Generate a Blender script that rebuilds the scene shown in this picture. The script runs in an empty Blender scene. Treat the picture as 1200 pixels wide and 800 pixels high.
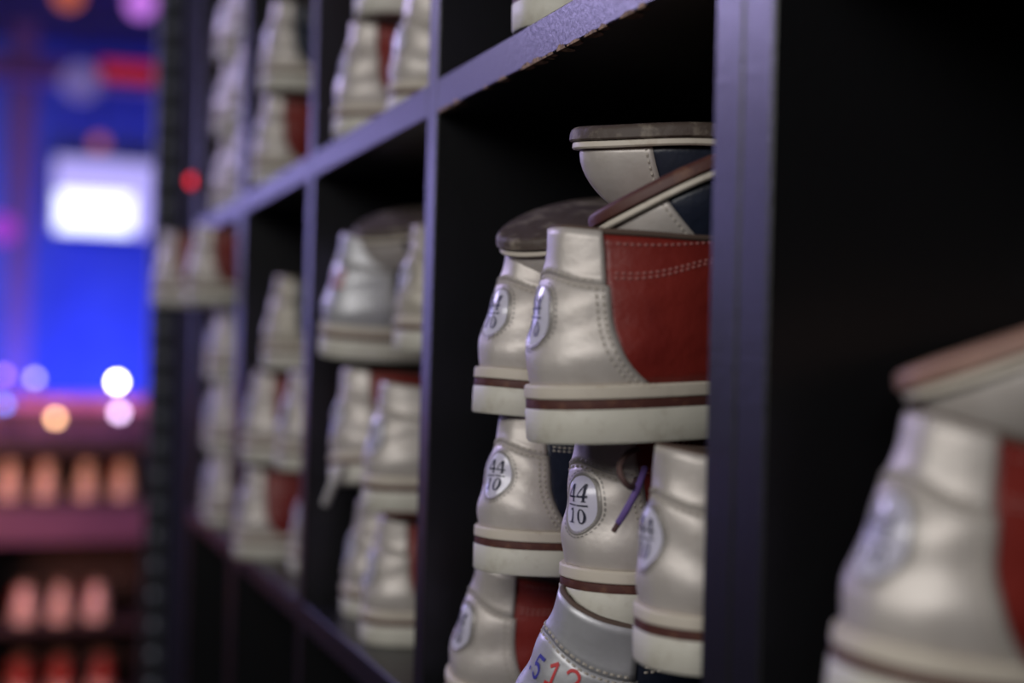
import bpy, bmesh, math, random
from mathutils import Vector, Matrix, Euler
PI = math.pi
S = bpy.context.scene
COL = S.collection
rnd = random.Random(7)

# ------------------------------------------------------------------ camera
cam_d = bpy.data.cameras.new('camera')
cam = bpy.data.objects.new('camera', cam_d)
COL.objects.link(cam)
cam_d.sensor_width = 36.0
cam_d.lens = 50.01
cam_d.clip_start = 0.02
rx, ux, fx = (0.939865, -0.340616, 0.02517), (-0.026457, 0.000868, 0.99965), (0.340519, 0.940202, 0.008196)
cam.matrix_world = Matrix(((rx[0], ux[0], -fx[0], -0.26), (rx[1], ux[1], -fx[1], 0.0),
                           (rx[2], ux[2], -fx[2], 1.30), (0, 0, 0, 1)))
cam_d.dof.use_dof = True
cam_d.dof.focus_distance = 0.70
cam_d.dof.aperture_fstop = 3.0
S.camera = cam

# ------------------------------------------------------------------ world, lights, exposure
S.view_settings.view_transform = 'Standard'
S.view_settings.look = 'None'
S.view_settings.gamma = 1.0
S.view_settings.use_curve_mapping = False
S.view_settings.exposure = 0.0
W = bpy.data.worlds.new('World'); S.world = W
W.use_nodes = True
W.node_tree.nodes['Background'].inputs[0].default_value = (0.02, 0.022, 0.05, 1)
W.node_tree.nodes['Background'].inputs[1].default_value = 0.05

def area(name, loc, target, size, power, col, sy=None):
    l = bpy.data.lights.new(name, 'AREA')
    l.energy = power; l.color = col; l.size = size
    if sy: l.shape = 'RECTANGLE'; l.size_y = sy
    o = bpy.data.objects.new(name, l); COL.objects.link(o)
    o.location = loc
    o.rotation_euler = (Vector(target) - Vector(loc)).to_track_quat('-Z', 'Y').to_euler()
    return o
area('aisle_light', (-1.45, -0.55, 2.05), (0.05, 0.9, 1.22), 2.4, 26, (1.0, 0.975, 0.955), 0.45)
area('violet_fill_light', (-1.1, 2.7, 2.3), (0.0, 1.8, 1.3), 0.5, 20, (0.60, 0.52, 1.0))  # added fill, brightens the shoes and posts of the farthest cubby
area('violet_wash_light', (-3.2, 9.9, 2.9), (-3.2, 11.0, 1.7), 1.9, 190, (0.55, 0.48, 1.0), 0.3)
area('blue_wash_light', (0.4, 9.6, 0.5), (0.4, 11.0, 1.5), 1.8, 60, (0.06, 0.10, 1.0), 0.3)
area('grey_wash_light', (-3.2, 6.2, 2.9), (-4.5, 7.5, 1.8), 0.9, 140, (0.62, 0.60, 1.0))
area('red_bar_light', (-0.75, 2.9, 1.0), (-0.05, 4.0, 0.70), 0.35, 19, (1.0, 0.33, 0.22))
area('violet_ledge_fill', (-0.45, 3.5, 1.75), (-0.05, 4.1, 1.1), 0.2, 6, (0.60, 0.20, 1.0))  # added fill that turns the counter ledge violet

# ------------------------------------------------------------------ materials
def mat(name, col, rough=0.5, metal=0.0, spec=0.5, noise=None, bump=None, emit=None, coat=0.0):
    m = bpy.data.materials.new(name); m.use_nodes = True
    n = m.node_tree.nodes; L = m.node_tree.links
    b = n['Principled BSDF']
    b.inputs['Base Color'].default_value = (*col, 1)
    b.inputs['Roughness'].default_value = rough
    b.inputs['Metallic'].default_value = metal
    b.inputs['Specular IOR Level'].default_value = spec
    b.inputs['Coat Weight'].default_value = coat
    tc = n.new('ShaderNodeTexCoord')
    if noise:
        sc, col2, lo, hi = noise
        t = n.new('ShaderNodeTexNoise'); t.inputs['Scale'].default_value = sc
        t.inputs['Detail'].default_value = 6; t.inputs['Roughness'].default_value = 0.62
        r = n.new('ShaderNodeMapRange')
        r.inputs[1].default_value = lo; r.inputs[2].default_value = hi
        mx = n.new('ShaderNodeMix'); mx.data_type = 'RGBA'
        mx.inputs[6].default_value = (*col, 1); mx.inputs[7].default_value = (*col2, 1)
        L.new(tc.outputs['Object'], t.inputs['Vector'])
        L.new(t.outputs['Fac'], r.inputs[0]); L.new(r.outputs[0], mx.inputs[0])
        L.new(mx.outputs[2], b.inputs['Base Color'])
    if bump:
        sc, st = bump
        t = n.new('ShaderNodeTexNoise'); t.inputs['Scale'].default_value = sc
        t.inputs['Detail'].default_value = 4
        bp = n.new('ShaderNodeBump'); bp.inputs['Strength'].default_value = st
        bp.inputs['Distance'].default_value = 0.002
        L.new(tc.outputs['Object'], t.inputs['Vector'])
        L.new(t.outputs['Fac'], bp.inputs['Height']); L.new(bp.outputs[0], b.inputs['Normal'])
    if emit:
        b.inputs['Emission Color'].default_value = (*emit[0], 1)
        b.inputs['Emission Strength'].default_value = emit[1]
    return m
M = {
 'paint': mat('black_rack_paint', (0.005, 0.005, 0.006), 0.36, 0, 0.62, bump=(260, 0.12)),
 'chip': mat('bare_chipboard', (0.50, 0.33, 0.19), 0.85, noise=(300, (0.08, 0.05, 0.03), 0.35, 0.65)),
 'pearl': mat('pearl_leather', (0.57, 0.525, 0.485), 0.44, 0.28, 0.5, noise=(40, (0.45, 0.40, 0.36), 0.45, 0.85), bump=(60, 0.35)),
 'pearl2': mat('worn_cream_leather', (0.50, 0.46, 0.39), 0.42, 0.15, 0.5, noise=(30, (0.38, 0.33, 0.27), 0.4, 0.8), bump=(70, 0.3)),
 'silver': mat('silver_leather', (0.52, 0.52, 0.54), 0.45, 0.45, 0.5, noise=(40, (0.40, 0.40, 0.42), 0.45, 0.85), bump=(75, 0.25)),
 'red': mat('dark_red_leather', (0.215, 0.022, 0.016), 0.42, 0, 0.4, noise=(35, (0.15, 0.013, 0.011), 0.4, 0.75), bump=(180, 0.22)),
 'navy': mat('navy_leather', (0.016, 0.022, 0.042), 0.38, 0, 0.5, noise=(35, (0.010, 0.012, 0.022), 0.4, 0.75), bump=(140, 0.25)),
 'mesh': mat('grey_mesh_fabric', (0.33, 0.33, 0.32), 0.8),
 'cream': mat('cream_rubber', (0.62, 0.56, 0.47), 0.55, noise=(70, (0.34, 0.25, 0.17), 0.55, 0.85), bump=(90, 0.2)),
 'heel': mat('off_white_rubber', (0.60, 0.58, 0.50), 0.5, noise=(55, (0.36, 0.31, 0.24), 0.56, 0.86), bump=(60, 0.25)),
 'stripe': mat('brown_stripe', (0.085, 0.028, 0.022), 0.55, noise=(120, (0.20, 0.09, 0.05), 0.5, 0.8)),
 'outsole': mat('scuffed_leather_outsole', (0.075, 0.054, 0.044), 0.6, noise=(55, (0.34, 0.29, 0.23), 0.50, 0.74), bump=(110, 0.5)),
 'outsole2': mat('pale_leather_outsole', (0.30, 0.17, 0.13), 0.6, noise=(60, (0.18, 0.10, 0.08), 0.45, 0.8), bump=(110, 0.4)),
 'lining': mat('brown_lining', (0.10, 0.065, 0.05), 0.8),
 'tongue': mat('tongue_leather', (0.30, 0.27, 0.25), 0.5),
 'lace': mat('brown_lace', (0.10, 0.055, 0.05), 0.8),
 'lace_p': mat('purple_lace', (0.12, 0.07, 0.25), 0.7),
 'lace_w': mat('white_lace', (0.55, 0.53, 0.50), 0.8),
 'thread': mat('pale_thread', (0.42, 0.38, 0.33), 0.7),
 'threadr': mat('red_thread', (0.30, 0.10, 0.09), 0.7),
 'sticker': mat('white_vinyl', (0.62, 0.60, 0.72), 0.22, 0, 0.5, coat=0.3),
 'rim': mat('grey_vinyl_rim', (0.30, 0.28, 0.26), 0.4, 0.3),
 'ink': mat('dark_navy_ink', (0.010, 0.012, 0.03), 0.5),
 'inkr': mat('red_ink', (0.55, 0.035, 0.04), 0.5),
 'inkb': mat('blue_ink', (0.05, 0.05, 0.33), 0.5),
}
def weave():
    m = M['mesh']; n = m.node_tree.nodes; L = m.node_tree.links; b = n['Principled BSDF']
    tc = n.new('ShaderNodeTexCoord'); w = n.new('ShaderNodeTexChecker'); w.inputs['Scale'].default_value = 700
    w.inputs['Color1'].default_value = (0.42, 0.42, 0.41, 1); w.inputs['Color2'].default_value = (0.12, 0.12, 0.12, 1)
    L.new(tc.outputs['Object'], w.inputs['Vector']); L.new(w.outputs['Color'], b.inputs['Base Color'])
weave()

# ------------------------------------------------------------------ mesh helpers
def mk(name, verts, faces, m, smooth=True):
    me = bpy.data.meshes.new(name)
    me.from_pydata([tuple(v) for v in verts], [], faces)
    me.materials.append(M[m] if isinstance(m, str) else m)
    if smooth:
        me.polygons.foreach_set('use_smooth', [True] * len(me.polygons))
    me.update()
    return me
def recalc(me):
    bm = bmesh.new(); bm.from_mesh(me)
    bmesh.ops.recalc_face_normals(bm, faces=bm.faces); bm.to_mesh(me); bm.free()
    return me
def box_mesh(name, lo, hi, m, bev=0.0008):
    bm = bmesh.new()
    bmesh.ops.create_cube(bm, size=1)
    for v in bm.verts:
        v.co = Vector([(lo[i] + hi[i]) / 2 + v.co[i] * (hi[i] - lo[i]) for i in range(3)])
    if bev:
        bmesh.ops.bevel(bm, geom=list(bm.edges), offset=bev, segments=1, affect='EDGES')
    me = bpy.data.meshes.new(name); bm.to_mesh(me); bm.free()
    me.materials.append(M[m] if isinstance(m, str) else m)
    return me
def obj(name, me, parent=None, label=None, cat=None, group=None, kind=None):
    o = bpy.data.objects.new(name, me); COL.objects.link(o)
    if parent: o.parent = parent
    if label: o['label'] = label
    if cat: o['category'] = cat
    if group: o['group'] = group
    if kind: o['kind'] = kind
    return o
def box(name, lo, hi, m, parent=None, bev=0.0008, **k):
    """a box whose origin sits at its base centre"""
    c = Vector(((lo[0] + hi[0]) / 2, (lo[1] + hi[1]) / 2, lo[2]))
    me = box_mesh(name, Vector(lo) - c, Vector(hi) - c, m, bev)
    o = obj(name, me, parent, **k)
    o.location = c - (parent.location if parent else Vector((0, 0, 0)))
    return o
def empty(name, loc, label, cat, group=None):
    o = obj(name, None, None, label, cat, group); o.location = loc; o.empty_display_size = 0.05
    return o
def tube(pts, r, seg=8, flat=1.0):
    V = []; F = []
    n = len(pts); P = [Vector(p) for p in pts]
    for i, p in enumerate(P):
        t = (P[min(i + 1, n - 1)] - P[max(i - 1, 0)]).normalized()
        a = t.cross(Vector((0, 0, 1)))
        if a.length < 1e-3: a = t.cross(Vector((0, 1, 0)))
        a.normalize(); b = t.cross(a)
        rr = r[i] if isinstance(r, (list, tuple)) else r
        for k in range(seg):
            w = 2 * PI * k / seg
            V.append(p + a * math.cos(w) * rr * flat + b * math.sin(w) * rr)
    for i in range(n - 1):
        for k in range(seg):
            F.append((i * seg + k, i * seg + (k + 1) % seg, (i + 1) * seg + (k + 1) % seg, (i + 1) * seg + k))
    F.append(tuple(range(seg - 1, -1, -1))); F.append(tuple((n - 1) * seg + k for k in range(seg)))
    return V, F
def cr(P, t, closed=False):
    """Catmull-Rom through P at parameter t (index units)"""
    n = len(P)
    i = math.floor(t); f = t - i
    if closed: g = lambda k: P[k % n]
    else: g = lambda k: P[max(0, min(n - 1, k))]
    a, b, c, d = g(i - 1), g(i), g(i + 1), g(i + 2)
    return [0.5 * (2 * b[k] + (c[k] - a[k]) * f + (2 * a[k] - 5 * b[k] + 4 * c[k] - d[k]) * f * f
            + (3 * b[k] - a[k] - 3 * c[k] + d[k]) * f ** 3) for k in range(len(b))]
def spline(P, n):
    return [cr(P, (len(P) - 1) * i / (n - 1)) for i in range(n)]
def sm(x): x = max(0, min(1, x)); return x * x * (3 - 2 * x)

# ------------------------------------------------------------------ the room
def struct(name, lo, hi, m): return box(name, lo, hi, m, bev=0, kind='structure')
m_floor = mat('dark_carpet', (0.018, 0.016, 0.022), 0.85, noise=(60, (0.030, 0.02, 0.03), 0.4, 0.7))
m_wall = mat('dark_wall_paint', (0.03, 0.028, 0.035), 0.7, noise=(4, (0.04, 0.036, 0.05), 0.4, 0.7))
m_ceil = mat('dark_ceiling_paint', (0.10, 0.05, 0.09), 0.8, noise=(3, (0.07, 0.04, 0.08), 0.4, 0.7))
m_back = mat('pale_blue_wall_paint', (0.55, 0.55, 0.62), 0.6, noise=(2.5, (0.40, 0.42, 0.55), 0.35, 0.7))
struct('floor', (-4.6, -3.1, -0.1), (2.6, 11.2, 0), m_floor)
struct('ceiling', (-4.6, -3.1, 3.5), (2.6, 11.2, 3.6), m_ceil)
m_blue = mat('blue_wall_paint', (0.13, 0.20, 0.62), 0.6, noise=(2.5, (0.10, 0.15, 0.50), 0.35, 0.7))
struct('wall_back', (-1.2, 11.0, 0), (2.6, 11.15, 3.5), m_blue)
struct('wall_bar', (-4.6, 11.0, 0), (-1.2, 11.15, 3.5), m_back)
struct('wall_left', (-4.65, -3.1, 0), (-4.5, 11.2, 3.5), m_wall)
struct('wall_right', (0.42, -3.1, 0), (0.55, 2.45, 3.5), m_wall)
struct('wall_side', (2.45, 2.45, 0), (2.6, 11.0, 3.5), m_wall)
struct('wall_corner', (0.42, 2.45, 0), (2.45, 2.55, 3.5), m_wall)
struct('wall_front', (-4.6, -3.15, 0), (0.42, -3.0, 3.5), m_wall)

# ------------------------------------------------------------------ shoe racks
ZB = [0.255, 0.6537, 1.0528, 1.4519, 1.851]     # undersides of the shelf boards
TB = 0.0216; TP = 0.0216; DEP = 0.385
def rack(ys, label):
    """ys: near faces of the uprights"""
    y1 = ys[-1] + TP
    r = empty('shoe_rack', (0.0, (ys[0] + y1) / 2, 0.0), label, 'rack', 'black open shoe racks')
    for y in ys:
        box('upright_panel', (0, y, 0.0), (DEP, y + TP, 1.98), 'paint', r)
    for z in [0.06] + ZB + [1.96]:
        for a, b in zip(ys, ys[1:]):
            box('shelf_board', (0.0, a + TP, z), (DEP, b, z + TB), 'paint', r)
    box('back_panel', (DEP, ys[0], 0.0), (DEP + 0.008, y1, 1.98), 'paint', r)
    return r
Y0 = 0.4938                       # far face of the doubled upright next to the red shoe
PT = 0.3756
rackB = rack([Y0 - TP, Y0 + PT, Y0 + 2 * PT, Y0 + 3 * PT], 'long black shoe rack in the middle, pearl shoes stacked in its open cubbies')
ya = Y0 - 2 * TP - 0.0012
rackA = rack([ya - 2 * PT, ya - PT, ya], 'black shoe rack nearest the camera at the right edge, mostly in darkness')
YD = Y0 + 3 * PT + TP + 0.0012
rackC = rack([YD, YD + 0.376], 'farthest black shoe rack, one cubby wide, before the perforated metal upright')
# worn wood along the lower front edge of the board over the main cubby
def chips():
    V = []; F = []
    y = 0.505
    while y < 0.86:
        ln = rnd.uniform(0.004, 0.017); h = rnd.uniform(0.0008, 0.0030); dp = rnd.uniform(0.003, 0.009)
        if rnd.random() < 0.72:
            k = 6; b = len(V)
            for i in range(k):
                t = i / (k - 1); q = math.sin(PI * t) ** 0.5
                V += [(-0.0006, y + ln * t, TB * 0 + h * q * rnd.uniform(.4, 1)), (-0.0004, y + ln * t, -0.0006), (dp * q, y + ln * t, -0.0007)]
            for i in range(k - 1):
                a = b + 3 * i
                F += [(a, a + 1, a + 4, a + 3), (a + 1, a + 2, a + 5, a + 4)]
        y += ln + rnd.uniform(0.0, 0.006)
    return mk('worn_edge', V, F, 'chip', False)
we = obj('worn_edge', chips(), rackB, kind='stuff'); we['label'] = 'chipped bare wood along the board edge'
we.location = Vector((0, 0, ZB[3])) - rackB.location

# ------------------------------------------------------------------ the bowling shoe
LAT = [(.302, .003), (.291, .027), (.267, .043), (.230, .051), (.192, .050), (.152, .043), (.112, .0375), (.076, .0362),
       (.041, .0355), (.0150, .0265), (.0025, .0125), (0.0, 0.0)]
MED = [(.0025, -.0125), (.0150, -.0265), (.041, -.035), (.076, -.0345), (.112, -.032), (.152, -.033), (.192, -.041),
       (.230, -.045), (.267, -.037), (.291, -.020)]
RING = LAT + MED
TOP = [(.262, 0, .050), (.254, .0, .052), (.235, .0, .057), (.208, .002, .067), (.178, .006, .082), (.146, .013, .0935),
       (.112, .0235, .0945), (.080, .0265, .0945), (.052, .0255, .0965), (.0285, .0185, .0985), (.0175, .0095, .1005), (.0150, 0, .1010)]
TOPR = TOP + [(x, -y, z) for (x, y, z) in TOP[10:0:-1]]
NR = len(RING)
def zs(x):
    return .027 - .0155 * sm((x - .075) / .10) + .010 * sm((x - .215) / .10) ** 1.5
def zw(x):
    return .0205 - .0130 * sm((x - .075) / .10) + .010 * sm((x - .215) / .10) ** 1.5
def zb(x):
    return .0158 - .0158 * sm((x - .080) / .085) + .010 * sm((x - .215) / .10) ** 1.5

class Shoe:
    def __init__(s, foot=1, lean=0.0, ext=0.0):
        s.f = foot; s.lean = lean
    def ring(s, t, inset=0.0):
        p = cr(RING, t, True); q0 = cr(RING, t - .02, True); q1 = cr(RING, t + .02, True)
        tx, ty = q1[0] - q0[0], q1[1] - q0[1]
        l = math.hypot(tx, ty) or 1
        nx, ny = ty / l, -tx / l          # outward for this winding? fixed below
        cx = max(.045, min(.24, p[0]))
        if (p[0] - cx) * nx + p[1] * ny < 0: nx, ny = -nx, -ny
        return (p[0] - nx * inset, p[1] - ny * inset, nx, ny)
    def P(s, t, v):
        x_ = cr(RING, t, True)[0]
        bx_, by_, nx, ny = s.ring(t, .0045 + .0025 * sm((x_ - .18) / .08))
        T = cr(TOPR, t, True)
        T[0] += s.lean * sm((.085 - T[0]) / .06)
        z0 = zs(bx_) - .001
        h = T[2] - z0
        hb = sm((.10 - bx_) / .07)                   # 1 at the heel, 0 towards the toe
        bul = .0015 + .0055 * hb
        p0 = Vector((bx_, by_, z0))
        p1 = Vector((bx_ + nx * bul, by_ + ny * bul, z0 + h * (.27 * hb + .42 * (1 - hb))))
        wx, wy = bx_ - T[0], by_ - T[1]; wl = math.hypot(wx, wy) or 1
        # upper handle: below the collar at the heel, out towards the edge at the toe
        p2 = Vector((T[0] + wx * (.03 * hb + .50 * (1 - hb)), T[1] + wy * (.03 * hb + .50 * (1 - hb)),
                     T[2] - h * (.36 * hb + .04 * (1 - hb))))
        p3 = Vector(T)
        a = 1 - v
        r = p0 * a ** 3 + p1 * 3 * a * a * v + p2 * 3 * a * v * v + p3 * v ** 3
        wv = .0011 * hb * math.sin(PI * v) * math.cos(2 * PI * (v - .20) / .40 + .9 * math.sin(1.7 * t))
        return Vector((r.x + nx * wv, (r.y + ny * wv) * s.f, r.z))
    def N(s, t, v):
        e = .01
        a = s.P(t + e, min(v, .995)) - s.P(t - e, min(v, .995))
        b = s.P(t, min(1, v + e)) - s.P(t, max(0, v - e))
        n = a.cross(b)
        if n.length < 1e-12: return Vector((0, 0, 1))
        n.normalize()
        if n.dot(s.P(t, .5 if v > .5 else v) - Vector((max(.045, min(.22, s.P(t, v).x)), 0, .03))) < 0: n = -n
        return n
    def Q(s, t, v, o): return s.P(t, v) + s.N(t, v) * o
    # a panel between t-bounds (functions of v) with a raised edge
    def panel(s, t0, t1, v0, v1, off, nu, nv, m, name, base=0.0):
        V = []; F = []
        V0 = v0 if callable(v0) else (lambda a: v0)
        V1 = v1 if callable(v1) else (lambda a: v1)
        for j in range(nv + 1):
            for i in range(nu + 1):
                a = i / nu
                v = V0(a) + (V1(a) - V0(a)) * j / nv
                t = t0(v) + (t1(v) - t0(v)) * a
                V.append(s.Q(t, v, off))
        W1 = nu + 1
        for j in range(nv):
            for i in range(nu):
                F.append((j * W1 + i, j * W1 + i + 1, (j + 1) * W1 + i + 1, (j + 1) * W1 + i))
        bd = [i for i in range(W1)] + [j * W1 + nu for j in range(1, nv + 1)] + [nv * W1 + i for i in range(nu - 1, -1, -1)] + [j * W1 for j in range(nv - 1, 0, -1)]
        b0 = len(V)
        for q in bd:
            i, j = q % W1, q // W1
            a = i / nu; v = V0(a) + (V1(a) - V0(a)) * j / nv
            t = t0(v) + (t1(v) - t0(v)) * a
            V.append(s.Q(t, v, base - .0006))
        nb = len(bd)
        for k in range(nb):
            F.append((bd[k], b0 + k, b0 + (k + 1) % nb, bd[(k + 1) % nb]))
        return recalc(mk(name, V, F, m))
    def stitches(s, paths, m='thread', name='stitching', pitch=.0033, ln=.0022, w=.00055, hgt=.0005):
        V = []; F = []
        for path, off in paths:
            pts = [s.P(t, v) for t, v in path]
            L = [0]
            for i in range(1, len(pts)): L.append(L[-1] + (pts[i] - pts[i - 1]).length)
            d = pitch * .3; i = 0
            while d + ln < L[-1]:
                def at(x):
                    k = 0
                    while k < len(L) - 2 and L[k + 1] < x: k += 1
                    f = (x - L[k]) / max(1e-9, L[k + 1] - L[k])
                    t = path[k][0] + (path[k + 1][0] - path[k][0]) * f; v = path[k][1] + (path[k + 1][1] - path[k][1]) * f
                    return s.Q(t, v, off), s.N(t, v)
                (a, n), (c, _) = at(d), at(d + ln)
                u = (c - a).cross(n).normalized() * w
                b = len(V)
                mid = (a + c) / 2
                V += [a - u, a + u, c + u, c - u, mid - u * .8 + n * hgt, mid + u * .8 + n * hgt]
                F += [(b, b + 1, b + 5, b + 4), (b + 4, b + 5, b + 2, b + 3), (b, b + 4, b + 3), (b + 1, b + 2, b + 5)]
                d += pitch
        return recalc(mk(name, V, F, m, False))
    def layer(s, za, zc, m, name, inset=0.0, n=88, bev=lambda x: .0009):
        half = n // 2
        ts = [NR / 2 * i / half for i in range(half + 1)] + [NR / 2 + NR / 2 * i / half for i in range(1, half)]
        N_ = len(ts)
        rows = []
        for (zz, e_) in ((za, 1), (lambda x: za(x) + .14 * bev(x), .5), (lambda x: za(x) + .5 * bev(x), .14), (lambda x: za(x) + bev(x), 0), (lambda x: zc(x) - min(.0009, bev(x)), 0), (zc, 1)):
            r = []
            for t in ts:
                xr = cr(RING, t, True)[0]; i_ = inset(xr) if callable(inset) else inset
                x, y, nx, ny = s.ring(t, i_ + e_ * (.0009 if zz is zc else bev(xr)))
                r.append(Vector((x, y * s.f, zz(x))))
            rows.append(r)
        V = [v for r in rows for v in r]; F = []
        for j in range(5):
            for i in range(N_):
                F.append((j * N_ + i, j * N_ + (i + 1) % N_, (j + 1) * N_ + (i + 1) % N_, (j + 1) * N_ + i))
        for b in (0, 5 * N_):
            F.append((b, b + 1, b + N_ - 1))
            for i in range(1, half - 1):
                F.append((b + i, b + i + 1, b + N_ - i - 1, b + N_ - i))
            F.append((b + half - 1, b + half, b + half + 1))
        me = recalc(mk(name, V, F, m, True)); me.set_sharp_from_angle(angle=.75)
        return me
    def heel_block(s, m):
        xe = .090
        ts = []
        t = 0
        n = 44
        # portion of the ring with x<=xe
        lo = next(t / 200 for t in range(0, 200 * 12) if cr(RING, t / 200, True)[0] <= xe)
        hi = next(t / 200 for t in range(200 * 12, 200 * 22) if cr(RING, t / 200, True)[0] >= xe)
        ts = [lo + (hi - lo) * i / n for i in range(n + 1)]
        rows = []
        top = .0158
        for zz, ins in ((0, .0016), (.0012, .0006), (top - .0006, .0002), (top, .0006)):
            rows.append([Vector((s.ring(t, ins)[0], s.ring(t, ins)[1] * s.f, zz)) for t in ts])
        V = [v for r in rows for v in r]; F = []; N_ = n + 1
        for j in range(3):
            for i in range(N_):
                F.append((j * N_ + i, j * N_ + (i + 1) % N_, (j + 1) * N_ + (i + 1) % N_, (j + 1) * N_ + i))
        for b in (0, 3 * N_):
            for i in range(n // 2):
                q = (b + i, b + i + 1, b + n - i - 1, b + n - i)
                F.append(q if len(set(q)) == 4 else tuple(dict.fromkeys(q)))
        me = recalc(mk('heel_block', V, F, m, True)); me.set_sharp_from_angle(angle=.75)
        return me
    # flat artwork wrapped on the heel; (a,b) in metres from the point (t0,v0)
    def wrap(s, polys, t0, v0, off, m, name, smooth=False):
        p0 = s.P(t0, v0); n0 = s.N(t0, v0)
        up_ = (Vector((0, 0, 1)) - n0 * n0.z).normalized(); rt = up_.cross(n0)
        def solve(a, b):
            t, v = t0, v0
            for _ in range(8):
                d = s.P(t, v) - p0; ra, rb = d.dot(rt) - a, d.dot(up_) - b
                if abs(ra) + abs(rb) < 2e-6: break
                dt = (s.P(t + .01, v) - s.P(t - .01, v)) / .02; dv = (s.P(t, v + .01) - s.P(t, v - .01)) / .02
                A, B, C_, D = dt.dot(rt), dv.dot(rt), dt.dot(up_), dv.dot(up_)
                det = A * D - B * C_
                t -= max(-.4, min(.4, (D * ra - B * rb) / det)); v -= max(-.15, min(.15, (A * rb - C_ * ra) / det)); v = max(.02, min(.97, v))
            return t, v
        V = []; F = []
        for vs, fs, o in polys:
            b = len(V)
            for (x, y) in vs: V.append(s.Q(*solve(x, y), off + o if not callable(o) else off + o(x, y)))
            F += [tuple(b + i for i in f) for f in fs]
        return recalc(mk(name, V, F, m, smooth))

# glyphs: strokes as (polyline, width) in a unit box, turned into fine strips
def strip(pts, w0, w1=None, n=10):
    w1 = w0 if w1 is None else w1
    P = spline([list(p) for p in pts], n) if len(pts) > 2 else [[pts[0][k] + (pts[1][k] - pts[0][k]) * i / (n - 1) for k in (0, 1)] for i in range(n)]
    V = []; F = []
    for i, p in enumerate(P):
        q0, q1 = P[max(0, i - 1)], P[min(n - 1, i + 1)]
        tx, ty = q1[0] - q0[0], q1[1] - q0[1]; l = math.hypot(tx, ty) or 1
        w = (w0 + (w1 - w0) * i / (n - 1)) / 2
        V += [(p[0] - ty / l * w, p[1] + tx / l * w), (p[0] + ty / l * w, p[1] - tx / l * w)]
    for i in range(n - 1): F.append((2 * i, 2 * i + 1, 2 * i + 3, 2 * i + 2))
    return V, F
def glyph(ch, style='serif'):
    if style == 'serif':
        if ch == '4': return [strip([(.70, 0.0), (.70, 1.0)], .20), strip([(.05, .30), (.66, .98)], .08), strip([(.03, .30), (.98, .30)], .11), strip([(.50, .02), (.90, .02)], .05)]
        if ch == '1': return [strip([(.52, 0.0), (.52, 1.0)], .21), strip([(.22, .02), (.82, .02)], .05), strip([(.22, .84), (.52, .97)], .10)]
        if ch == '0':
            V = []; F = []; n = 28
            for i in range(n):
                w = 2 * PI * i / n
                V += [(.5 + .43 * math.cos(w), .5 + .51 * math.sin(w)), (.5 + .21 * math.cos(w), .5 + .44 * math.sin(w))]
            for i in range(n): F.append((2 * i, 2 * i + 1, 2 * ((i + 1) % n) + 1, 2 * ((i + 1) % n)))
            return [(V, F)]
    k = .15
    if ch == '1': return [strip([(.5, .05), (.5, .95)], k), strip([(.12, .06), (.90, .06)], k), strip([(.14, .70), (.5, .95)], k)]
    if ch == '2': return [strip([(.10, .76), (.25, .94), (.55, .98), (.82, .80), (.72, .52), (.38, .26), (.10, .07)], k, n=20), strip([(.08, .07), (.90, .07)], k), strip([(.87, .02), (.87, .22)], k * .8)]
    if ch == '5': return [strip([(.20, .95), (.82, .95)], k), strip([(.24, .98), (.20, .52)], k), strip([(.20, .52), (.50, .62), (.84, .46), (.82, .16), (.50, .02), (.12, .14)], k, n=18)]
    if ch == '.': return [strip([(.35, .06), (.55, .06)], .2, n=3)]
def text(txt, x, y, w, h, gap, style='serif', o=0.0, rot=0.0, sx=None, sy=None):
    out = []
    for i, ch in enumerate(txt):
        for V, F in glyph(ch, style):
            q = []
            for a, b in V:
                X, Y = x + i * (w + gap) + a * w, y + b * h
                if rot:
                    c, s_ = math.cos(rot), math.sin(rot); dx, dy = X - x, Y - y
                    X, Y = x + dx * c - dy * s_, y + dx * s_ + dy * c
                q.append((X, Y))
            out.append((q, F, o))
    return out
def disc(rx_, ry_, dome, rings=6, seg=36):
    V = [(0, 0)]; F = []
    for r in range(1, rings + 1):
        for k in range(seg):
            w = 2 * PI * k / seg
            V.append((rx_ * r / rings * math.cos(w), ry_ * r / rings * math.sin(w)))
    for k in range(seg): F.append((0, 1 + k, 1 + (k + 1) % seg))
    for r in range(rings - 1):
        a = 1 + r * seg
        for k in range(seg): F.append((a + k, a + seg + k, a + seg + (k + 1) % seg, a + (k + 1) % seg))
    return [(V, F, lambda x, y: dome * max(0, 1 - (x / rx_) ** 2 - (y / ry_) ** 2))]
def annulus(rx_, ry_, w, seg=40):
    V = []; F = []
    for k in range(seg):
        c, s_ = math.cos(2 * PI * k / seg), math.sin(2 * PI * k / seg)
        V += [((rx_ + w) * c, (ry_ + w) * s_), ((rx_ + w * .5) * c, (ry_ + w * .5) * s_), (rx_ * c, ry_ * s_)]
    hs = {}
    for k in range(seg):
        a, b = 3 * k, 3 * ((k + 1) % seg)
        F += [(a, a + 1, b + 1, b), (a + 1, a + 2, b + 2, b + 1)]
    def o(x, y):
        r = math.hypot(x / rx_, y / ry_) - 1
        return .0003 if .2 * w / ry_ < r < .8 * w / rx_ else 0.0
    return [(V, F, o)]

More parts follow.
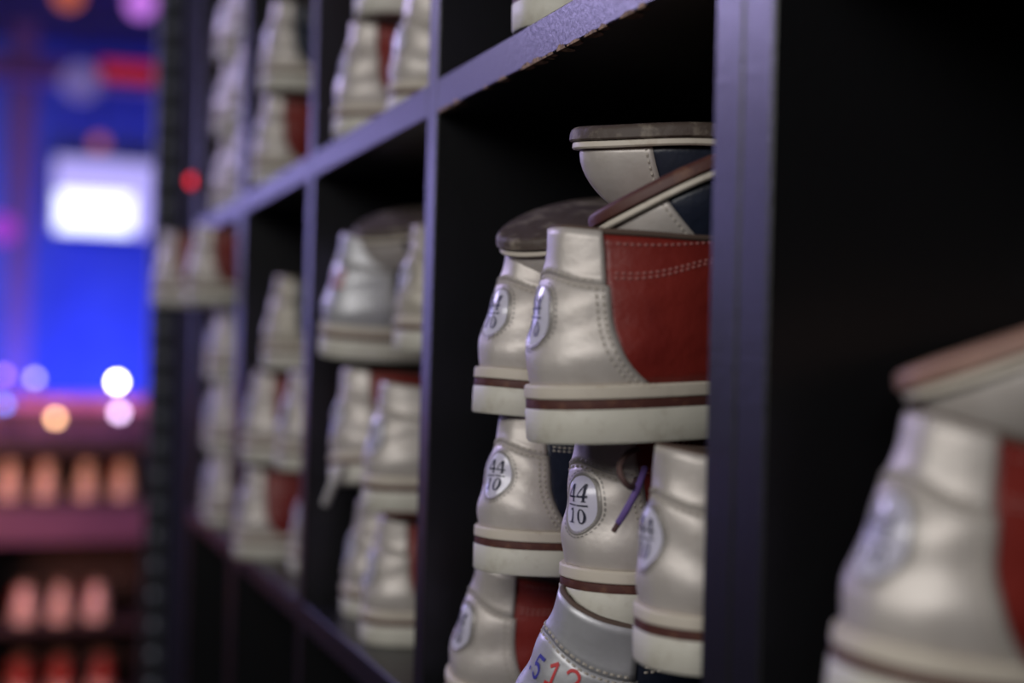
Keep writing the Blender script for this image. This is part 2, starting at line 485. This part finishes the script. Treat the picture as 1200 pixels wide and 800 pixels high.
CACHE = {}
def shoe_meshes(foot, quarter, counter, mark, sole, lace, near=0.0, lean=0.0, ext=0.0):
    key = (foot, quarter, counter, mark, sole, lace, near, lean, ext)
    fk = (foot, lean, ext)
    tm = 11 + near * foot
    if key in CACHE: return CACHE[key]
    ck = ('body', foot)
    s = Shoe(foot, lean)
    parts = []                                  # (name, mesh, parent part or None, kind, label)
    hc = lambda v: 2.16 + ext + .45 * (1 - v) + .62 * (1 - v) ** 4    # half extent of the heel counter
    tc = 2.2
    V_B = .70
    def cached(k, fn):
        if k not in CACHE: CACHE[k] = fn()
        return CACHE[k]
    add = lambda n, me, par=None, kind=None, label=None: parts.append((n, me, par, kind, label))
    vb = lambda a: .70 + .03 * math.cos(2 * PI * (a - .5))
    add('heel_counter', cached(('hc', fk, counter), lambda: s.panel(lambda v: 11 - hc(v), lambda v: 11 + hc(v), 0, vb, .0013, 44, 14, counter, 'heel_counter')))
    add('collar_band', cached(('cb', fk, counter), lambda: s.panel(lambda v: 11 - hc(v) + .06, lambda v: 11 + hc(v) - .06, vb, 1.0, .0020, 40, 6, counter, 'collar_band')))
    qm = 'mesh' if quarter == 'mesh' else quarter
    for nm, sg in (('quarter_panel', -1), ('quarter_panel', 1)):
        if sg < 0: t0, t1 = (lambda v: tc - .12 - .5 * (1 - v)), (lambda v: 11 - hc(v) + .15)
        else: t0, t1 = (lambda v: 11 + hc(v) - .15), (lambda v: 22 - tc + .12 + .5 * (1 - v))
        add(nm, cached(('q', fk, qm, sg), lambda: s.panel(t0, t1, 0, 1, .0004, 30, 12, qm, nm)))
    add('toe_cap', cached(('tcap', fk, counter), lambda: s.panel(lambda v: -tc + .5 * (1 - v), lambda v: tc - .5 * (1 - v), 0, 1, .0012, 40, 12, counter, 'toe_cap')))
    # stitching
    def st():
        ps = []
        for sg in (-1, 1):
            for dl in (.13, .26):
                ps.append(([(11 + sg * (hc(v) - dl), v) for v in [i / 24 for i in range(25)]], .0014))
        for dv in (.022, ):
            ps.append(([(11 - (2.24 + ext) + 2 * (2.24 + ext) * i / 40, vb(i / 40) - dv) for i in range(41)], .0014))
            ps.append(([(11 - (2.14 + ext) + 2 * (2.14 + ext) * i / 40, vb(i / 40) + dv) for i in range(41)], .0021))
        for sg in (-1, 1):
            ps.append(([(sg * (tc - .5 * (1 - v) - .12), v) for v in [i / 24 for i in range(25)]], .0013))
        return s.stitches(ps)
    add('stitching', cached(('st', fk), st), None, 'stuff')
    def st2():
        ps = []
        for sg in (-1, 1):
            for vv in (.72, .75, .93):
                ps.append(([(11 + sg * (hc(.8) + .1 + 2.2 * i / 20), vv) for i in range(21)], .0005))
        return s.stitches(ps, 'threadr' if quarter == 'red' else 'thread')
    if quarter != 'mesh':
        add('quarter_stitching', cached(('st2', fk, quarter), st2), None, 'stuff')
    # collar rim, lining, footbed, tongue
    def rim():
        pts = [s.P(5.3 + 11.4 * i / 60, 1.0) for i in range(61)]
        V, F = tube(pts, .0017, 6); return mk('collar_rim', V, F, 'lining')
    add('collar_rim', cached(('rim', fk), rim))
    def lining():
        V = []; F = []; nu, nv = 48, 6
        for j in range(nv + 1):
            for i in range(nu + 1):
                t = 5.0 + 12 * i / nu; v = 1 - .9 * j / nv
                V.append(s.Q(t, v, -.0028))
        for j in range(nv):
            for i in range(nu): F.append((j * (nu + 1) + i, j * (nu + 1) + i + 1, (j + 1) * (nu + 1) + i + 1, (j + 1) * (nu + 1) + i))
        return mk('lining', V, F, 'lining')
    add('lining', cached(('lin', fk), lining))
    add('insole', cached(('ins', fk), lambda: s.layer(lambda x: zs(x) - .001, lambda x: zs(x) + .0035, 'lining', 'insole', .0085)))
    def tongue():
        V = []; F = []; rows = 10; cols = 8
        for side in (0, 1):
            for j in range(rows + 1):
                q = j / rows
                x, z = cr([(.205, .066), (.170, .081), (.140, .090), (.112, .0990), (.095, .1010)], q * 4)
                w = .012 + .012 * q
                for i in range(cols + 1):
                    a = -1 + 2 * i / cols
                    V.append((x, a * w, z - .0045 * a * a * (1 + q) - .0035 * side))
        n1 = (rows + 1) * (cols + 1); W1 = cols + 1
        for side in (0, 1):
            for j in range(rows):
                for i in range(cols):
                    b = side * n1 + j * W1 + i; F.append((b, b + 1, b + W1 + 1, b + W1))
        bd = [i for i in range(W1)] + [j * W1 + cols for j in range(1, rows + 1)] + [rows * W1 + i for i in range(cols - 1, -1, -1)] + [j * W1 for j in range(rows - 1, 0, -1)]
        for k in range(len(bd)):
            a, b = bd[k], bd[(k + 1) % len(bd)]; F.append((a, b, b + n1, a + n1))
        return recalc(mk('tongue', V, F, 'tongue'))
    add('tongue', cached(('tong', fk), tongue))
    for k in range(4):
        def bar():
            x = .140 + .017 * k; t = 5.4 - k * .52
            p = s.Q(t, .90, .0022); q = Vector((p.x, -p.y, p.z))
            mid = (p + q) / 2 + Vector((0, 0, .004))
            V, F = tube(spline([p, p.lerp(mid, .6) + Vector((0, 0, .001)), mid, q.lerp(mid, .6) + Vector((0, 0, .001)), q], 9), .0017, 6)
            return mk('lace', V, F, lace)
        add('lace', cached(('lace', fk, k, lace), bar))
    # sole
    cm = 'cream'; om = sole
    add('welt', cached(('welt', fk), lambda: s.layer(zw, zs, cm, 'welt', lambda x: .0016 * sm((x - .12) / .06))))
    add('outsole', cached(('out', fk, om), lambda: s.layer(zb, zw, om, 'outsole', lambda x: .0006 - .0010 * sm((x - .12) / .06), bev=lambda x: .0005 + .0026 * sm((x - .12) / .06))))
    add('heel_block', cached(('heel', fk), lambda: s.heel_block('heel')))
    # marks
    if mark == '44':
        add('size_sticker', cached(('stk', fk, near), lambda: s.wrap(disc(.0099, .0138, .0012), tm, .47, .0020, 'sticker', 'size_sticker', True)))
        add('sticker_rim', cached(('stkr', fk, near), lambda: s.wrap(annulus(.0098, .0137, .0017), tm, .47, .0019, 'rim', 'sticker_rim')), 'size_sticker')
        def tx():
            pl = text('44', -.0061, .0017, .0060, .0080, .0002, o=.0012) + [(*strip([(-.0064, -.0001), (.0064, -.0001)], .0008), .0012)] + text('10', -.0059, -.0098, .0056, .0080, .0004, o=.0012)
            return s.wrap(pl, tm, .47, .0020, 'ink', 'size_digits')
        add('size_digits', cached(('dig', fk, near), tx), 'size_sticker')
        add('sticker_stitching', cached(('sts', fk, near), lambda: s.wrap([(*strip([(.0126 * math.cos(w), .0165 * math.sin(w)), (.0126 * math.cos(w + .1), .0165 * math.sin(w + .1))], .0006, n=2), .0) for w in [2 * PI * i / 38 for i in range(38)]], tm, .47, .0018, 'rim', 'sticker_stitching')), 'size_sticker', 'stuff')
    if mark == '12':
        add('printed_number', s.wrap(text('12', -.0080, -.0060, .0082, .0118, .0006, 'slab', o=.0, rot=-.05), 11 + 1.30 * foot, .59, .0019, 'inkr', 'printed_number'), None, None, 'red printed 12')
        add('printed_number', s.wrap(text('.5', -.0070, -.0070, .0068, .0112, -.0005, 'slab', o=.0), 11, .57, .0019, 'inkb', 'printed_number'), None, None, 'blue printed .5')
    if mark == 'red':
        add('printed_number', s.wrap(text('12', -.0085, -.0065, .0082, .0125, .0006, 'slab', o=.0), 11 + .7 * foot, .55, .0019, 'inkr', 'printed_number'), None, None, 'blurred red printed number')
    CACHE[key] = parts
    return parts

SHOES = {}
def shoe(tag_, label, C, yaw=0, pitch=0, roll=0, flip=False, foot=1, quarter='red', counter='pearl', mark='44', sole='stripe', lace='lace', group='bowling shoes in the rack', scale=0.95, near=0.0, lean=0.0, ext=0.0):
    """C: world point of the heel centre on the ground (upright) or of the toe centre on the sole (flipped, toe out)"""
    parts = shoe_meshes(foot, quarter, counter, mark, sole, lace, near, lean, ext)
    R = Matrix.Rotation(math.radians(yaw + (180 if flip else 0)), 3, 'Z')
    if flip: R = R @ Matrix.Rotation(math.radians(pitch), 3, 'Y') @ Matrix.Rotation(math.radians(roll) + PI, 3, 'X')
    else: R = R @ Matrix.Rotation(math.radians(pitch), 3, 'Y') @ Matrix.Rotation(math.radians(roll), 3, 'X')
    anchor = Vector((.258, 0, 0)) if flip else Vector((.036, 0, 0))
    e = empty('bowling_shoe', Vector(C) - R @ (anchor * scale), label, 'shoe', group)
    e.rotation_euler = R.to_euler(); e.scale = (scale,) * 3
    made = {}
    for (n, me, par, kind, lab) in parts:
        o = obj(n, me, made.get(par, e), kind=kind)
        if lab: o['label'] = lab
        made.setdefault(n, o)
    SHOES[tag_] = e
    return e
FLR = 1.0750; UP = 1.4741
# --- main cubby
shoe('A1', 'leaning pearl and red shoe at the bottom left of the sharp cubby', (.030, .808, FLR + .0095), 1, 0, 12, quarter='red', near=.1)
shoe('A2', 'silver and navy shoe with a red printed 12 at the bottom of the sharp cubby', (.013, .658, FLR + .0174), 4, 0, 22, quarter='navy', counter='silver', mark='12', scale=1.0, ext=.55)
shoe('A3', 'pearl shoe with a readable 44/10 sticker, the left of the two readable ones', (.0178, .7320, 1.1815), 12, 2, 0, foot=-1, quarter='navy', near=.45, scale=.875)
shoe('A4', 'pearl shoe with a readable 44/10 sticker, dark lace loop and purple lace end', (.0295, .6295, 1.1745), 12, 1, 0, quarter='red', near=.36, scale=.93, lean=-.008)
shoe('A5', 'blurred pearl shoe with sticker beside the doubled post, right of the lace loop', (.0300, .5450, 1.1705), 0, 0, 2, foot=-1, quarter='red', scale=.91, near=0, lean=-.006)
shoe('A6', 'pearl shoe standing on the left 44/10 shoe, under an upturned sole', (.0195, .7393, 1.2650), 8, 4, 0, quarter='navy', near=.2, scale=.93)
shoe('A7', 'large pearl and dark red shoe with thick pale sole, nearest in the sharp cubby', (.0000, .5968, 1.2620), 2, -3, 0, quarter='red', scale=.95)
shoe('A8', 'upturned shoe with worn grey brown sole on the pearl shoe in the sharp cubby', (.036, .735, 1.379), 4, 9, -12, flip=True, foot=-1, quarter='navy', sole='outsole')
shoe('A9', 'upturned shoe with dark brown sole, highest of all in the sharp cubby', (.045, .640, 1.417), 2, -4, -5, flip=True, quarter='navy', sole='outsole')
shoe('A10', 'upturned navy and pearl shoe tilted steeply into the large red shoe', (.030, .602, 1.3835), 0, 15.5, 10, flip=True, quarter='navy', sole='stripe', scale=.88)
shoe('A11', 'navy sided shoe lowest beside the doubled post, under the blurred pearl shoe', (.050, .536, FLR), 0, 0, 0, quarter='navy', scale=.90)
# --- near cubby at the right edge
shoe('Z1', 'big blurred pearl and red shoe at the right edge of the picture', (.0225, .3826, 1.1865), 2, 7, 3, quarter='red', near=.15)
shoe('Z2', 'upturned shoe with pale reddish sole lying on the big shoe at the right edge', (.058, .390, 1.314), 0, 9, 11, flip=True, quarter='red', sole='outsole2')
shoe('Z3', 'shoe under the big blurred shoe at the right edge, below the picture', (.032, .3800, FLR), 0, 0, 0, quarter='red', scale=.90)
# --- cubby between the two thin posts
shoe('B1', 'upturned shoe with dark sole, topmost in the second cubby from the doubled post', (.050, 1.12, 1.410), 6, 7, -12, flip=True, quarter='navy', sole='outsole')
shoe('B2', 'pale shoe with blurred red number and navy side in the second cubby', (.0265, 1.160, 1.294), 8, 0, 6, quarter='navy', counter='silver', mark='red', scale=1.0, ext=.7)
shoe('B3', 'pale shoe half behind the thin post, beside the one with a red number', (.0605, 1.0539, 1.300), 0, 0, 0, foot=-1, quarter='navy', counter='pearl2')
shoe('B4', 'pale shoe with a white lace end dangling in the second cubby', (.0367, 1.158, 1.188), 6, 0, -8, foot=-1, quarter='red')
shoe('B5', 'pale shoe right of the dangling lace end in the second cubby', (.0378, 1.0525, 1.1794), 8, 0, 0, quarter='red', near=.3, ext=.5)
shoe('B6', 'pale shoe at the bottom left of the second cubby, on the shelf board', (.0555, 1.185, FLR), 0, 0, 0, foot=-1, quarter='red')
shoe('B7', 'pale and red shoe at the bottom right of the second cubby, on the shelf board', (.044, 1.0724, FLR), 4, 0, 0, quarter='red')
# --- third cubby
shoe('C1', 'cream shoe topmost in the third cubby below the board', (.0357, 1.4884, 1.278), 2, 0, 0, quarter='navy', counter='pearl2', mark='')
shoe('C2', 'pale and red shoe at mid height in the third cubby, left one', (.0222, 1.5262, 1.1776), 2, 0, 0, foot=-1, quarter='red')
shoe('C2b', 'pale shoe at mid height in the third cubby, half behind the thin post', (.0367, 1.40, 1.180), 2, 0, 0, quarter='red')
shoe('C3', 'pale and red shoe at the bottom left of the third cubby', (.018, 1.535, FLR), 0, 0, 0, quarter='red')
shoe('C3b', 'pale shoe at the bottom right of the third cubby, half behind the thin post', (.0566, 1.42, FLR), 2, 0, 0, foot=-1, quarter='red')
# --- upper row
shoe('UA', 'cream shoe with grey mesh side on the upper board, cut off by the picture', (.0316, .7204, UP), 6, 0, 0, quarter='mesh', counter='pearl2', mark='', near=.3)
shoe('UB1', 'pale and red shoe on the upper board in the second cubby, left one', (.0312, 1.155, UP), 3, 0, 0, quarter='red')
shoe('UB2', 'pale shoe on the upper board in the second cubby, against the thin post', (.046, 1.0364, UP), 3, 0, 0, foot=-1, quarter='red')
shoe('UB3', 'pale shoe of the second layer in the upper second cubby, left one', (.0416, 1.1329, UP + .097), 3, 0, 0, foot=-1, quarter='red', mark='')
shoe('UB4', 'pale shoe of the second layer in the upper second cubby, against the thin post', (.0481, 1.010, UP + .097), 3, 0, 0, quarter='red', mark='')
shoe('UC1', 'pale and red shoe on the upper board in the third cubby', (.0264, 1.535, UP), 3, 0, 0, quarter='red')
shoe('UC2', 'pale shoe stacked on the pale and red one in the upper third cubby', (.0292, 1.5096, UP + .097), 3, 0, 0, foot=-1, quarter='navy')
# --- farthest cubby: heels in a row at several levels, two shoes poking out under the board
gD = 'shoes in the farthest cubby'
for lv, zz in (('bottom layer', FLR), ('middle layer', FLR + .092), ('third layer', FLR + .184)):
    for k, (nm, y) in enumerate((('near', 1.72), ('middle', 1.82), ('far', 1.92))):
        shoe('D', 'pale blurred shoe in the farthest cubby, %s, %s one' % (lv, nm), (.024 + .010 * ((k * 7 + int(zz * 100)) % 3), y, zz), 0, 0, 0, foot=1 if k % 2 else -1, quarter=('red', 'navy', 'red')[k], group=gD, scale=.90)
for lv, zz in (('on the upper board', UP), ('stacked above the upper board', UP + .098), ('third up over the upper board', UP + .196)):
    for k, (nm, y) in enumerate((('near', 1.73), ('far', 1.86))):
        shoe('D', 'pale blurred shoe %s in the farthest cubby, %s one' % (lv, nm), (.030, y, zz), 0, 0, 0, foot=1 if k else -1, quarter='red' if k else 'navy', group=gD)
shoe('D', 'pale and red shoe poking far out of the farthest cubby', (-.038, 1.90, 1.3515), -4, 0, 0, quarter='red', mark='', group=gD)
shoe('D', 'pale shoe poking out of the farthest cubby, the nearer one', (-.010, 1.785, 1.3515), 4, 0, 0, quarter='red', mark='', group=gD, foot=-1)

# ------------------------------------------------------------------ laces
def world_lace(parent, pts, r, m, name, flat=1.0, label=None, seg=8):
    inv = (Matrix.Translation(parent.location) @ parent.rotation_euler.to_matrix().to_4x4() @ Matrix.Diagonal((*parent.scale, 1))).inverted()
    P = [inv @ Vector(p) for p in spline([list(p) for p in pts], 22)]
    V, F = tube(P, r, seg, flat)
    o = obj(name, mk(name, V, F, m), parent)
    if label: o['label'] = label
    return o

world_lace(SHOES['A4'], [(0.0207, 0.6006, 1.2429), (0.0111, 0.5855, 1.2409), (0.0048, 0.5816, 1.2452), (0.0048, 0.5847, 1.251), (0.0099, 0.5871, 1.2561), (0.0206, 0.6009, 1.2567)], .0016, 'lace', 'lace_loop', label='dark brown lace loop')
le = world_lace(SHOES['A4'], [(0.0217, 0.5943, 1.2489), (0.0151, 0.587, 1.2406), (0.0098, 0.5864, 1.2313), (0.0067, 0.5892, 1.2242)], .0018, 'lace_p', 'lace_end', label='purple flat lace end')
w = world_lace(SHOES['A4'], [(0.0069, 0.589, 1.2246), (0.0065, 0.59, 1.223), (0.0061, 0.591, 1.2217), (0.0057, 0.5917, 1.2203)], .0014, 'lace', 'lace_tip', label='brown lace tip')
world_lace(SHOES['B4'], [(0.0086, 1.1384, 1.2051), (0.0014, 1.1347, 1.195), (-0.0011, 1.141, 1.184), (-0.0025, 1.1523, 1.1724)], .0036, 'lace_w', 'lace_end', label='white lace end hanging down')

# ------------------------------------------------------------------ black filler for the dark gap, and a perforated steel upright
m_up = mat('dark_grey_steel', (0.045, 0.048, 0.058), 0.45, 0.5)
m_hole = mat('bright_worn_steel', (0.22, 0.23, 0.27), 0.35, 0.6)
struct('wall_dark_gap', (0.004, 2.07, 0), (0.42, 2.30, 3.5), mat('dark_gap_black', (.008, .008, .010), .95, spec=.1))  # black block added to fill the dark gap past the rack
up = empty('perforated_upright', (0.001, 2.45, 0), 'dark steel upright with a column of round bolt heads beyond the rack', 'post')
box('post', (-0.020, 2.43, 0), (0.022, 2.47, 3.49), m_up, up, bev=.002)
V, F = tube([(0, 0, 0), (0, -.004, 0), (0, -.0055, 0)], [.0105, .0105, .007], 12)
bolt = mk('bolt_head', V, F, m_hole, False)
for k in range(34):
    o = obj('bolt_head', bolt, up); o.location = Vector((0.001, 2.43, 0.58 + .05 * k)) - up.location

# ------------------------------------------------------------------ far counter with shelves of shoes
m_cnt = mat('dark_counter_laminate', (0.02, 0.015, 0.02), 0.5)
m_fas = mat('magenta_fascia', (0.095, 0.050, 0.11), 0.5, noise=(6, (0.07, 0.035, 0.09), 0.4, 0.7))
m_led = mat('mauve_ledge', (0.55, 0.25, 0.42), 0.35, noise=(6, (0.42, 0.16, 0.40), 0.35, 0.7))
fr = empty('service_counter', (-0.5, 4.1, 0), 'far counter with a magenta fascia and open shelves of shoes below', 'counter')
for x in (-1.14, -0.31, 0.145):
    box('side_panel', (x - .012, 3.9, 0), (x + .012, 4.3, 1.012), m_cnt, fr)
box('counter_top', (-1.16, 3.88, 1.012), (0.155, 4.32, 1.042), m_cnt, fr)
box('ledge_front', (-1.16, 4.02, 1.042), (0.155, 4.06, 1.120), m_fas, fr)
box('ledge_top', (-1.16, 3.99, 1.120), (0.155, 4.30, 1.150), m_led, fr)
box('fascia', (-1.15, 3.895, 0.775), (0.147, 3.91, 0.868), m_fas, fr)
for z in (.866, .540, .345, .06):
    box('shelf', (-1.128, 3.912, z), (0.123, 4.29, z + .02), m_cnt, fr)
box('back_panel', (-1.15, 4.30, 0), (0.147, 4.312, 1.012), m_cnt, fr)
gF = 'shoes on the far counter shelves'
for nm, x, z, q, c in (('top shelf, leftmost', -.215, .887, 'red', 'pearl'), ('top shelf, second', -.124, .887, 'red', 'pearl'),
                    ('top shelf, third', -.020, .887, 'navy', 'pearl2'), ('top shelf, rightmost', .074, .887, 'red', 'pearl2'),
                    ('middle shelf, left', -.170, .561, 'red', 'pearl'), ('middle shelf, dull centre', -.080, .561, 'navy', 'pearl2'), ('middle shelf, right', .012, .561, 'red', 'pearl'),
                    ('lowest shelf, left', -.174, .366, 'red', 'red'), ('lowest shelf, centre', -.072, .366, 'red', 'red'), ('lowest shelf, right', .031, .366, 'navy', 'red')):
    shoe('F', 'reddish lit blurred shoe far off under the counter, %s' % nm, (x, 3.965, z), 90, 0, 0, quarter=q, counter=c, mark='', group=gF, scale=.92)

# ------------------------------------------------------------------ glowing globes on the counter
def glow(name, col, st): return mat(name, tuple(c * .5 for c in col), 0.4, emit=(col, st))
def lathe(name, prof, m, seg=20):
    V = []; F = []
    for r, z in prof:
        for k in range(seg): V.append((r * math.cos(2 * PI * k / seg), r * math.sin(2 * PI * k / seg), z))
    for j in range(len(prof) - 1):
        for k in range(seg): F.append((j * seg + k, j * seg + (k + 1) % seg, (j + 1) * seg + (k + 1) % seg, (j + 1) * seg + k))
    F.append(tuple(range(seg - 1, -1, -1))); F.append(tuple((len(prof) - 1) * seg + k for k in range(seg)))
    return recalc(mk(name, V, F, m))
def glow_globe(label, loc, r, stem, col, st):  # added glowing globes stand in for blurred glints and candles
    e = empty('glow_globe', loc, label, 'lamp', 'small glowing globes on the far counter')
    obj('glow_base', lathe('glow_base', [(r * 1.1, 0), (r * 1.1, .004), (r * .35, .008), (r * .35, stem + r * .2)], m_cnt), e)
    obj('globe', lathe('globe', [(max(.0008, r * math.sin(PI * i / 10)), stem + r - r * math.cos(PI * i / 10)) for i in range(11)], glow('globe_glow', col, st)), e)
glow_globe('brightest white glowing globe on the far counter ledge, rightmost', (.053, 4.03, 1.150), .012, .032, (1, .93, .95), 26)
glow_globe('dim lilac globe for a reflection, low on the far counter, under the white one', (.055, 3.955, 1.042), .012, .060, (.85, .62, 1.0), 8)  # glowing globe put in for the reflection below the white one
glow_globe('greyish glowing globe on the far counter ledge, left of the white one', (-.161, 4.03, 1.150), .010, .04, (.75, .62, .95), 4.5)
glow_globe('violet glowing globe on the far counter ledge at the left edge', (-.240, 4.03, 1.150), .011, .046, (.45, .2, 1.0), 5)
glow_globe('blue glowing globe low on the far counter at the left edge', (-.238, 3.955, 1.042), .011, .08, (.12, .25, 1.0), 6)
glow_globe('orange candle-like glowing globe low on the far counter', (-.108, 3.955, 1.042), .011, .044, (1.0, .55, .28), 9)

# ------------------------------------------------------------------ the bar room behind
tv = empty('wall_screen', (.464, 10.9, 2.1), 'bright white and lilac wall screen in the blue room', 'screen')
box('bezel', (.09, 10.90, 2.09), (.84, 10.96, 2.66), m_cnt, tv)
box('display', (.105, 10.892, 2.105), (.825, 10.899, 2.645), glow('screen_glow', (.62, .55, 1.0), .75), tv, bev=0)
box('bright_panel', (.13, 10.886, 2.115), (.66, 10.891, 2.40), glow('screen_white', (.90, .95, 1.0), 1.9), tv, bev=0)
box('wall_bracket', (.40, 10.96, 2.25), (.52, 11.0, 2.5), m_cnt, tv)
m_pil = mat('pinkish_pillar_paint', (.45, .20, .30), .6)
p_ = struct('trim_1', (-.215, 10.4, 0), (-.045, 10.6, 3.5), m_pil)
b_ = struct('trim_2', (-4.5, 9.9, 3.03), (2.45, 10.1, 3.17), mat('mauve_beam_paint', (.42, .18, .30), .6))
rs = empty('red_light_box', (.52, 9.85, 3.04), 'long dim red light box fixed on the beam', 'light box')
box('case', (.33, 9.86, 3.05), (.71, 9.90, 3.19), m_cnt, rs); box('lit_face', (.34, 9.852, 3.06), (.70, 9.859, 3.18), glow('red_glow', (.8, .03, .03), .42), rs, bev=0)
def pendant(label, loc, r, col, st, top=3.5):
    e = empty('pendant_lamp', loc, label, 'lamp', 'pendant lamps in the bar room')
    V, F = tube([(0, 0, r), (0, 0, top - loc[2])], .006, 6); obj('cord', mk('cord', V, F, m_cnt), e)
    obj('shade', lathe('shade', [(max(.004, r * math.sin(PI * i / 10)), -r * math.cos(PI * i / 10)) for i in range(11)], glow('pendant_glow', col, st)), e)
pendant('faint lilac pendant lamp under the mauve beam', (.150, 8.4, 2.77), .11, (.42, .34, .95), .28)
pendant('orange ceiling lamp at the top of the picture', (.092, 9.0, 3.40), .085, (1.0, .22, .08), .5)
pendant('purple ceiling lamp at the top of the picture, right of the orange one', (.518, 9.0, 3.39), .085, (.75, .25, 1.0), .9)
pendant('small brownish orange lamp just above the bright screen', (.40, 10.7, 2.74), .055, (.8, .2, .10), .55)
pendant('magenta pendant lamp at the left edge of the picture', (-.245, 8.0, 1.89), .075, (.55, .08, .9), .6)
# small red lamp on the rack front
rl = empty('indicator_lamp', (-.001, YD + .376 + TP / 2, 1.53), 'small round red lamp on the front of the farthest rack', 'lamp')
rl.rotation_euler = (0, -PI / 2, 0)
obj('glow_base', lathe('glow_base', [(.010, 0), (.010, .004), (.008, .006)], m_cnt), rl)
obj('lens', lathe('lens', [(.008, .006), (.0075, .009), (.005, .012), (.001, .0135)], glow('indicator_red', (1, .02, .03), 2.0)), rl)
